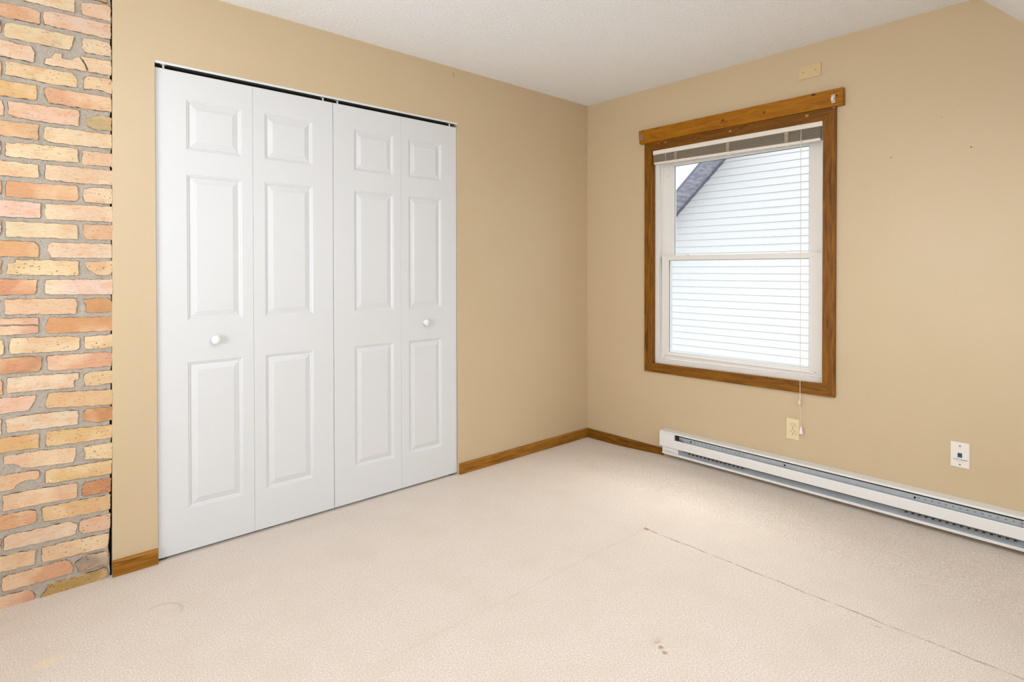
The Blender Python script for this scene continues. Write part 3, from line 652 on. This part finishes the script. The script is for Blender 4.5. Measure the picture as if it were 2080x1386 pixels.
box(bm, (.085, -.5855, 1.31), (.134, -.6150, .645)); box(bm, (.105, -.6152, 1.30), (.133, -.632, .650))
box(bm, (.1, -1.6, .645), (.134, -1.6195, 1.31))
wobj('screen_track', bm, M_VINYL2)
# lower sash (room side), upper sash (outer track)
lo = empty('lower_sash', (0, 0, 0)); lo.parent = win
bm = NB(); ring(bm, (-.6125, -1.6105, .6445, .6560, 1.3240), (-.6640, -1.5408, .6890, .6935, 1.2915), .040, .062, .002)
box(bm, (.030, -.640, .6700), (.042, -1.575, .6795), .002)             # lift ledge along the bottom rail
wobj('sash_frame', bm, M_VINYL, lo)
bm = NB(); box(bm, (.0518, -.660, .685), (.0538, -1.545, 1.295)); wobj('glass_pane', bm, M_GLASS, lo)
bm = NB(); ring(bm, (-.6635, -1.5412, .6885, .693, 1.2920), (-.6662, -1.5388, .6908, .6952, 1.2893), .046, .051, 0); wobj('glazing_gasket', bm, Mat('gasket_grey', (92, 108, 116), .5).m, lo)
for yy_ in (-.795, -1.395):
    bm = NB(); box(bm, (.047, yy_+.022, 1.3238), (.063, yy_-.022, 1.3275), .001); cyl(bm, (.055, yy_, 1.3272), .008, .005, 2, 14); box(bm, (.050, yy_+.002, 1.3285), (.058, yy_-.020, 1.3325), .001)
    wobj('sash_lock', bm, M_VINYL, lo)
bm = NB(); box(bm, (.0385, -.6255, 1.235), (.0405, -.6285, 1.275)); wobj('tilt_latch', bm, M_KNOB, lo)
up = empty('upper_sash', (0, 0, 0)); up.parent = win
bm = NB(); ring(bm, (-.5945, -1.6060, 1.290, 1.290, 1.972), (-.6850, -1.5275, 1.322, 1.322, 1.9080), .070, .094, .002); wobj('sash_frame', bm, M_VINYL, up)
bm = NB(); box(bm, (.0818, -.68, 1.318), (.0838, -1.532, 1.912)); wobj('glass_pane', bm, M_GLASS, up)
bm = NB(); ring(bm, (-.6845, -1.528, 1.3225, 1.3225, 1.9078), (-.6878, -1.5252, 1.3248, 1.3248, 1.9048), .0765, .081, 0); wobj('glazing_gasket', bm, Mat('gasket_blue_grey', (84, 118, 132), .5).m, up)
bm = NB(); cyl(bm, (.0690, -.638, 1.848), .0022, .002, 0, 10); wobj('screw_hole', bm, M_SLOT, up)

# board above the casing, with the two worn curtain brackets
bm = NB(); prism(bm, [(-.4740, 2.1571), (-.4815, 2.0685), (-1.7307, 2.0696), (-1.7294, 2.1579)], 0, -.030, -.0005, bev=.0015)
tag(obj('trim_2', bm, M_PINE), 'amber stained board nailed across the wall above the window casing', kind='structure')
def bracket(y, z, label, mat, full):
    root = empty('curtain_bracket', (-.030, y, z)); tag(root, label, 'bracket')
    bm = NB(); box(bm, (-.0035, -.0085, -.0215), (0, .0085, .0215), .0012); obj('back_plate', bm, mat, root)
    bm = NB(); prism(bm, [(-.0035, -.012), (-.014, -.012), (-.017, -.009), (-.017, .008), (-.0135, .008), (-.0135, -.006), (-.0035, -.006)], 1, -.0065, .0065) if full else box(bm, (-.008, -.004, -.016), (-.0035, .004, .012), .001)
    obj('hook_arm', bm, mat, root)
    for dz in (.016, -.0165):
        bm = NB(); cyl(bm, (-.0036, 0, dz), .003, -.0012, 0, 10); obj('screw', bm, M_SCREW, root)
bracket(-1.6855, 2.1075, 'pale metal curtain bracket at the end of the board farther from the closet', M_HOOK, True)
bracket(-.5000, 2.1100, 'worn little curtain bracket at the end of the board nearer the closet', M_HOOKD, False)

# ------------------------------------------------------------------ raised blind
bl = empty('window_blind', (0, -1.1, 1.96)); OFF2 = Vector((0, -1.1, 1.96))
tag(bl, 'raised mini blind with brown slats bunched at the top of the window', 'blind')
def bobj(name, bm, mat, smooth=False):
    for v in bm.verts: v.co -= OFF2
    return obj(name, bm, mat, bl, smooth)
def tilt(z0, z1, y): return z0+(z1-z0)*((-.575)-y)/1.047
bm = NB(); prism(bm, [(-.012, 1.9845), (-.012, 2.0115), (-.010, 2.0115), (-.010, 1.9865), (.0125, 1.9865), (.0125, 2.0115), (.0145, 2.0115), (.0145, 1.9845)], 1, -.576, -1.6225)
bobj('head_rail', bm, M_BLIND)
bm = NB(); box(bm, (-.0135, -1.6095, 1.9838), (.0160, -1.6270, 2.0125), .001); bobj('end_bracket', bm, M_BLIND)
bm = NB(); rs = random.Random(5)
for k in range(12):
    t = k/11; zl, zr = 1.9815-.0425*t, 1.9830-.0590*t
    dx = rs.uniform(-.0015, .0015)
    for a, b_ in (((-.011+dx), 0.), ):
        pts = []
    v = []
    for y, z in ((-.580, zl), (-1.6165, zr)):
        v.append([bm.verts.new((x+dx, y, z+dz)) for x, dz in ((-.0115, 0), (-.004, .0014), (.004, .0014), (.0115, 0), (.0115, -.0016), (.004, -.0006), (-.004, -.0006), (-.0115, -.0016))])
    A, B = v
    for i in range(8): bm.faces.new((A[i], A[(i+1) % 8], B[(i+1) % 8], B[i]))
    bm.faces.new(A[::-1]); bm.faces.new(B)
bobj('slat_stack', bm, M_SLAT)
bm = NB(); n0 = len(bm.verts); box(bm, (-.0125, -.583, -.0065), (.0125, -1.6165, .0065), .003)
for v in bm.verts: v.co.z += tilt(1.9285, 1.9160, v.co.y)
bobj('bottom_rail', bm, M_BLIND)
for y in (-.748, -1.1005, -1.4415):
    bm = NB(); zb, zt_ = tilt(1.9345, 1.9215, y), 1.9845; N = 14
    L, R = [], []
    for i in range(N+1):
        t = i/N; z = zb+(zt_-zb)*t; w = .0118*(.9+.22*math.sin(i*2.1+y*7)); sh = .002*math.sin(i*1.7+y*3); x = -.0135-.0016*(1+math.sin(i*2.6))
        L.append(bm.verts.new((x, y+w+sh, z))); R.append(bm.verts.new((x-.001*(i % 2), y-w+sh, z)))
    for i in range(N): bm.faces.new((L[i], R[i], R[i+1], L[i+1]))
    bmesh.ops.solidify(bm, geom=list(bm.faces), thickness=.0012); bobj('ladder_tape', bm, M_TAPE)
    bm = NB(); box(bm, (-.006, y+.006, tilt(1.9208, 1.9083, y)-.0035), (.006, y-.006, tilt(1.9222, 1.9097, y)), .001); bobj('cord_plug', bm, M_BLIND)
bm = NB(); tube(bm, [(-.0145, -.6755, 1.984), (-.0150, -.6750, 1.955), (-.0145, -.6765, 1.928)], .0011); bobj('tilt_cord', bm, M_CORD)
CX, CY = -.0225, -1.5215
bm = NB(); tube(bm, [(-.012, CY+.002, 1.984), (-.0165, CY+.001, 1.975), (CX, CY, 1.93), (CX, CY, 1.2), (CX, CY-.0008, .56), (CX, CY-.0015, .523)], .0016); bobj('lift_cord', bm, M_CORD)
bm = NB(); lathe(bm, [(0, .003), (.004, .0075), (.010, .0085), (.016, .006), (.024, .0035), (.030, .0015)], (CX, CY+.001, .500), 2, 14); bobj('cord_joiner', bm, M_CORD, True)
bm = NB(); tube(bm, [(CX, CY, .503), (CX, CY-.0035, .45), (CX+.002, CY-.005, .385)], .0009); bobj('tail_cord', bm, M_CORD)
bm = NB(); lathe(bm, [(0, .0108), (.003, .0122), (.012, .0105), (.028, .0062), (.036, .0045), (.040, .0025)], (CX+.002, CY-.006, .3445), 2, 16); bobj('cord_tassel', bm, Mat('tassel_pink_white', (240, 226, 222), .35).m, True)

# ------------------------------------------------------------------ wall plates
def plate(bm, w, h, t=.005):
    prism(bm, [(-w/2, -h/2), (w/2, -h/2), (w/2, h/2), (-w/2, h/2)], 0, -t, 0)
    bmesh.ops.bevel(bm, geom=[e_ for e_ in bm.edges if all(v.co.x < -t*.5 for v in e_.verts)], offset=.0022, segments=2, affect='EDGES')
out = empty('wall_outlet', (-.0006, -1.4775, .3584)); tag(out, 'ivory two socket outlet on the wall between the window and the heater', 'outlet')
bm = NB(); plate(bm, .070, .114); obj('cover_plate', bm, M_IVORY, out)
for dz in (.0195, -.0195):
    bm = NB(); prism(bm, [(.0168*math.cos(a), dz+max(-.0138, min(.0138, .0168*math.sin(a)))) for a in [2*math.pi*i/32 for i in range(32)]], 0, -.0068, -.004)
    r = obj('socket_face', bm, M_IVORY, out)
    bm = NB(); box(bm, (-.0072, -.0075, dz+.0005), (-.0066, -.0055, dz+.0085)); box(bm, (-.0072, .0055, dz+.0012), (-.0066, .0074, dz+.0078)); cyl(bm, (-.0072, 0, dz-.0068), .0026, .0006, 0, 12)
    obj('socket_slots', bm, M_SLOT, r)
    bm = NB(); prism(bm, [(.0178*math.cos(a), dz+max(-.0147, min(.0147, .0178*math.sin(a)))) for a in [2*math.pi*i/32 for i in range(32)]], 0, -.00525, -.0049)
    obj('socket_gap_shade', bm, Mat('socket_shadow_gap', (150, 124, 84), .7).m, out)  # darker ring painted as the shade round each socket
bm = NB(); cyl(bm, (-.0045, 0, 0), .003, -.0015, 0, 12); obj('plate_screw', bm, M_BRASSY, out)

jk = empty('data_jack', (-.0006, -2.2140, .3914)); tag(jk, 'white wall plate with a blue jack and violet print above the heater', 'wall plate')
bm = NB(); plate(bm, .070, .114); obj('cover_plate', bm, M_WPLATE, jk)
for dz in (.0405, -.0435):
    bm = NB(); cyl(bm, (-.0048, 0, dz), .0038, -.0014, 0, 14); box(bm, (-.0066, -.003, dz-.0004), (-.0061, .003, dz+.0004)); obj('plate_screw', bm, M_SCREW, jk)
bm = NB(); box(bm, (-.0078, -.0080, -.0105), (-.004, .0080, .0085), .0006); pj = obj('jack_insert', bm, M_JACK, jk)
bm = NB(); box(bm, (-.0082, -.0055, -.0055), (-.0076, .0015, -.0020)); obj('jack_contact', bm, M_JACK2, pj)
# the small print is too fine to read in the photograph: two lines of slanted strokes
bm = NB(); rp = random.Random(2)
for (y0, y1, z, hgt) in ((.0245, -.0255, -.0225, .0034), (.0135, -.0125, -.0292, .0018)):
    y = y0
    while y > y1:
        w = rp.uniform(.0011, .0021)
        if rp.random() > .14:
            s_ = hgt*.35; hh = hgt*rp.uniform(.75, 1)
            prism(bm, [(y, z), (y-w, z), (y-w-s_, z+hh), (y-s_, z+hh)], 0, -.00535, -.0049)
        y -= w+.0005
obj('print_lines', bm, M_PRINT, jk)

bp = empty('blank_plate', (-.0006, -1.5588, 2.2865)); tag(bp, 'beige blank cover plate set sideways on the wall above the window', 'wall plate')
bm = NB(); plate(bm, .114, .070); obj('cover_plate', bm, M_BEIGEP, bp)
for dy in (.032, -.030):
    bm = NB(); cyl(bm, (-.0048, dy, 0), .0036, -.0013, 0, 14); box(bm, (-.0066, dy-.003, -.0004), (-.006, dy+.003, .0004)); obj('plate_screw', bm, M_BRASSY, bp)

# ------------------------------------------------------------------ electric baseboard heater
HY0, HY1, HE0, HE1 = -.667, -2.552, -.776, -2.4405
ht = empty('electric_heater', (0, -1.6, .05)); OFF3 = Vector((0, -1.6, .05))
tag(ht, 'long white electric baseboard heater mounted low under the window', 'heater', kind='thing')
def hobj(name, bm, mat, parent=ht):
    for v in bm.verts: v.co -= OFF3
    return obj(name, bm, mat, parent)
bm = NB()   # case: back, hooded top with lip, bottom lip
prism(bm, [(-.001, .052), (-.001, .1985), (-.060, .1975), (-.0655, .1950), (-.0665, .1925), (-.0665, .1880), (-.0650, .1880), (-.0645, .1925), (-.0595, .1955), (-.004, .1965), (-.004, .052)], 1, HY0, HY1)
prism(bm, [(-.001, .0505), (-.056, .0505), (-.058, .0520), (-.058, .0640), (-.0565, .0645), (-.0560, .0535), (-.004, .0530), (-.001, .0530)], 1, HY0-.014, HY1+.014)
hobj('heater_case', bm, M_ENAMEL)
bm = NB()
prism(bm, [(-.0640, .1525), (-.0665, .1530), (-.0672, .1505), (-.0672, .1030), (-.0665, .1000), (-.0600, .0985), (-.0600, .1000), (-.0650, .1015), (-.0655, .1040), (-.0655, .1500)], 1, HE0+.001, HE1-.001)
hobj('front_panel', bm, M_ENAMEL)
for y0, y1 in ((HY0, HE0), (HE1, HY1)):
    bm = NB(); prism(bm, [(-.005, .1870), (-.0655, .1870), (-.0680, .1850), (-.0680, .1040), (-.0660, .0995), (-.0600, .0965), (-.005, .0965)], 1, y0, y1, bev=.0012)
    s_ = -1 if y0 == HY0 else 1
    box(bm, (-.005, y0+s_*.014 if s_ < 0 else y0+.0, .0655), (-.0565, (y1-.020) if s_ < 0 else y1-.014, .0960), .0015)
    ec = hobj('end_cap', bm, M_ENAMEL)
    bm = NB(); yy_ = y0-.050 if s_ < 0 else y1+.05
    box(bm, (-.0572, yy_, .0665), (-.0562, yy_-.0014, .0740)); box(bm, (-.0571, y0-.018 if s_ < 0 else y0-.012, .0735), (-.0562, y1+.008 if s_ < 0 else y1+.02, .0744)); hobj('cap_seam', bm, Mat('seam_grey', (120, 116, 112), .6).m, ec)
bm = NB()   # galvanized reflector: upper sheet and the trough below
prism(bm, [(-.0340, .1720), (-.0360, .1720), (-.0360, .1350), (-.0340, .1350)], 1, HE0, HE1)
prism(bm, [(-.0560, .0560), (-.0545, .0545), (-.0430, .0575), (-.0280, .0680), (-.0160, .0830), (-.0120, .0960), (-.0140, .0960), (-.0180, .0850), (-.0300, .0700), (-.0440, .0600)], 1, HE0+.02, HE1-.02)
hobj('reflector', bm, M_STEEL)
bm = NB(); box(bm, (-.0042, HE0, .0660), (-.0060, HE1, .1955)); hobj('inner_back', bm, Mat('heater_inside_grey', (120, 116, 112), .7).m)
M_SLOTB = Mat('slot_blue_grey', (98, 108, 120), .6).m
for ya, yb in ((-.90, -1.24), (-2.065, -2.432)):
    bm = NB()
    for y in frange(ya, yb, .0262): box(bm, (-.0363, y+.0042, .1590), (-.0358, y-.0042, .1622))
    hobj('vent_slots', bm, M_SLOTB)
for y in (-.8745, -1.448, -2.050):
    bm = NB(); cyl(bm, (-.0358, y, .1585), .0048, -.0014, 0, 14); hobj('mounting_hole', bm, M_DARK)
bm = NB()
y = HE0-.05
while y > HE1+.03:
    box(bm, (-.018, y, .0900), (-.056, y-.0008, .1330)); y -= .0068
tube(bm, [(-.037, HE0-.02, .112), (-.037, HE1+.02, .112)], .005)
hobj('heating_fins', bm, Mat('aluminium_fin', (128, 118, 104), .5, .5).m)
for ya, yb in ((-.875, -1.24), (-2.02, -2.432)):
    bm = NB()
    for y in frange(ya, yb, .0262): box(bm, (-.0520, y+.0055, .0835), (-.0560, y-.0055, .0915), .001)
    hobj('fin_brackets', bm, M_SLOT)
bm = NB(); box(bm, (-.040, HE0-.001, .150), (-.058, HE0-.016, .1800), .001); box(bm, (-.058, HE0-.002, .166), (-.062, HE0-.010, .1745), .001); hobj('wire_block', bm, M_SLOT)
bm = NB(); tube(bm, [(-.050, HE0-.012, .160), (-.052, HE0-.028, .1585), (-.050, HE0-.042, .1545), (-.046, HE0-.055, .146)], .0018); hobj('lead_wire', bm, M_SLOT)

# ------------------------------------------------------------------ outside: the neighbouring house
GX = 5.0; GS = .9413
def rake_z(y): return 2.1222-(y-2.4333)*GS
APY = -1.6
hs = empty('neighbouring_house', (GX, -1.6, -2.9)); OFF4 = Vector((GX, -1.6, -2.9))
tag(hs, 'white sided house with a steep grey roof edge outside the window', 'house')
def nobj(name, bm, mat):
    for v in bm.verts: v.co -= OFF4
    return obj(name, bm, mat, hs)
bm = NB(); lap = .1052; z = .7515-lap*34-.0; YL, YR = 5.6, -6.2
apz = rake_z(APY)
while z < apz-.02:
    z1 = z+lap
    def yl(zz): return min(YL, 2.4333-(zz-2.1222)/GS)
    a0, a1 = yl(z), yl(z1)
    b0, b1 = max(YR, 2*APY-a0), max(YR, 2*APY-a1)
    if a1 <= b1: a1 = b1 = APY
    q = [(GX-.017, a0, z), (GX-.017, b0, z), (GX, b1, z1), (GX, a1, z1)]
    lo_ = [bm.verts.new(p) for p in q]; bm.faces.new(lo_)
    un = [bm.verts.new(p) for p in ((GX-.017, a0, z), (GX-.017, b0, z), (GX+.002, b0, z+.006), (GX+.002, a0, z+.006))]; bm.faces.new(un)
    z = z1
v = [bm.verts.new(p) for p in ((GX+.02, YL, -2.9), (GX+.02, YR, -2.9), (GX+.02, YR, rake_z(2*APY-YR)), (GX+.02, APY, apz), (GX+.02, YL, rake_z(YL)))]; bm.faces.new(v)
nobj('siding_wall', bm, M_SIDING)
def roof_side(sgn):
    bm = NB(); yE = 6.4
    def Q(x, y, off): return (x, y if sgn > 0 else 2*APY-y, rake_z(y)+off)
    x0, x1 = GX-.46, GX+6
    lo_ = [bm.verts.new(Q(x0, APY, .0)), bm.verts.new(Q(x0, yE, .0)), bm.verts.new(Q(x1, yE, 0)), bm.verts.new(Q(x1, APY, 0))]
    hi = [bm.verts.new(Q(x0, APY, .06)), bm.verts.new(Q(x0, yE, .06)), bm.verts.new(Q(x1, yE, .06)), bm.verts.new(Q(x1, APY, .06))]
    f = bm.faces.new(lo_); f.material_index = 0
    f = bm.faces.new(hi[::-1]); f.material_index = 1
    for i in range(4):
        f = bm.faces.new((lo_[i], lo_[(i+1) % 4], hi[(i+1) % 4], hi[i])); f.material_index = 1
    nobj('roof', bm, [M_SOFFIT, M_SHINGLE])
roof_side(1); roof_side(-1)
bm = NB()
for y0, y1 in ((APY, 5.7),):
    w_ = .042
    for s_ in (1, -1):
        q = [(GX-.030, y0, rake_z(y0)-.004), (GX-.030, y1, rake_z(y1)-.004), (GX-.030, y1, rake_z(y1)-w_), (GX-.030, y0, rake_z(y0)-w_)]
        f0 = [bm.verts.new((x, y if s_ > 0 else 2*APY-y, z)) for x, y, z in q]; f1 = [bm.verts.new((x+.028, y if s_ > 0 else 2*APY-y, z)) for x, y, z in q]
        bm.faces.new(f0); bm.faces.new(f1[::-1])
        for i in range(4): bm.faces.new((f0[i], f0[(i+1) % 4], f1[(i+1) % 4], f1[i]))
nobj('rake_board', bm, M_SHINGLE)
bm = NB(); box(bm, (-30, -40, -3.1), (40, 40, -2.9)); tag(obj('ground', bm, M_LAWN), 'pale gravel far below between the two houses', kind='structure')

# ------------------------------------------------------------------ added ceiling fill lamp, outside the view
cl = empty('ceiling_fill_lamp', (-2.55, -1.95, H)); tag(cl, 'added unseen fill lamp, a round glass dome on the ceiling', 'lamp')
bm = NB(); lathe(bm, [(0, .165), (-.012, .165), (-.022, .155)], (0, 0, 0), 2, 40); obj('fill_lamp_base', bm, M_TRACKW, cl)
bm = NB(); lathe(bm, [(-.022, .150), (-.045, .146), (-.075, .125), (-.098, .085), (-.108, .03)], (0, 0, 0), 2, 40)
me_ = bpy.data.materials.new('fill_lamp_glow'); me_.use_nodes = True; b_ = me_.node_tree.nodes['Principled BSDF']
b_.inputs['Base Color'].default_value = (.9, .9, .88, 1); b_.inputs['Emission Color'].default_value = (.96, .98, 1, 1); b_.inputs['Emission Strength'].default_value = FILL_LAMP
obj('fill_lamp_dome', bm, me_, cl, True)
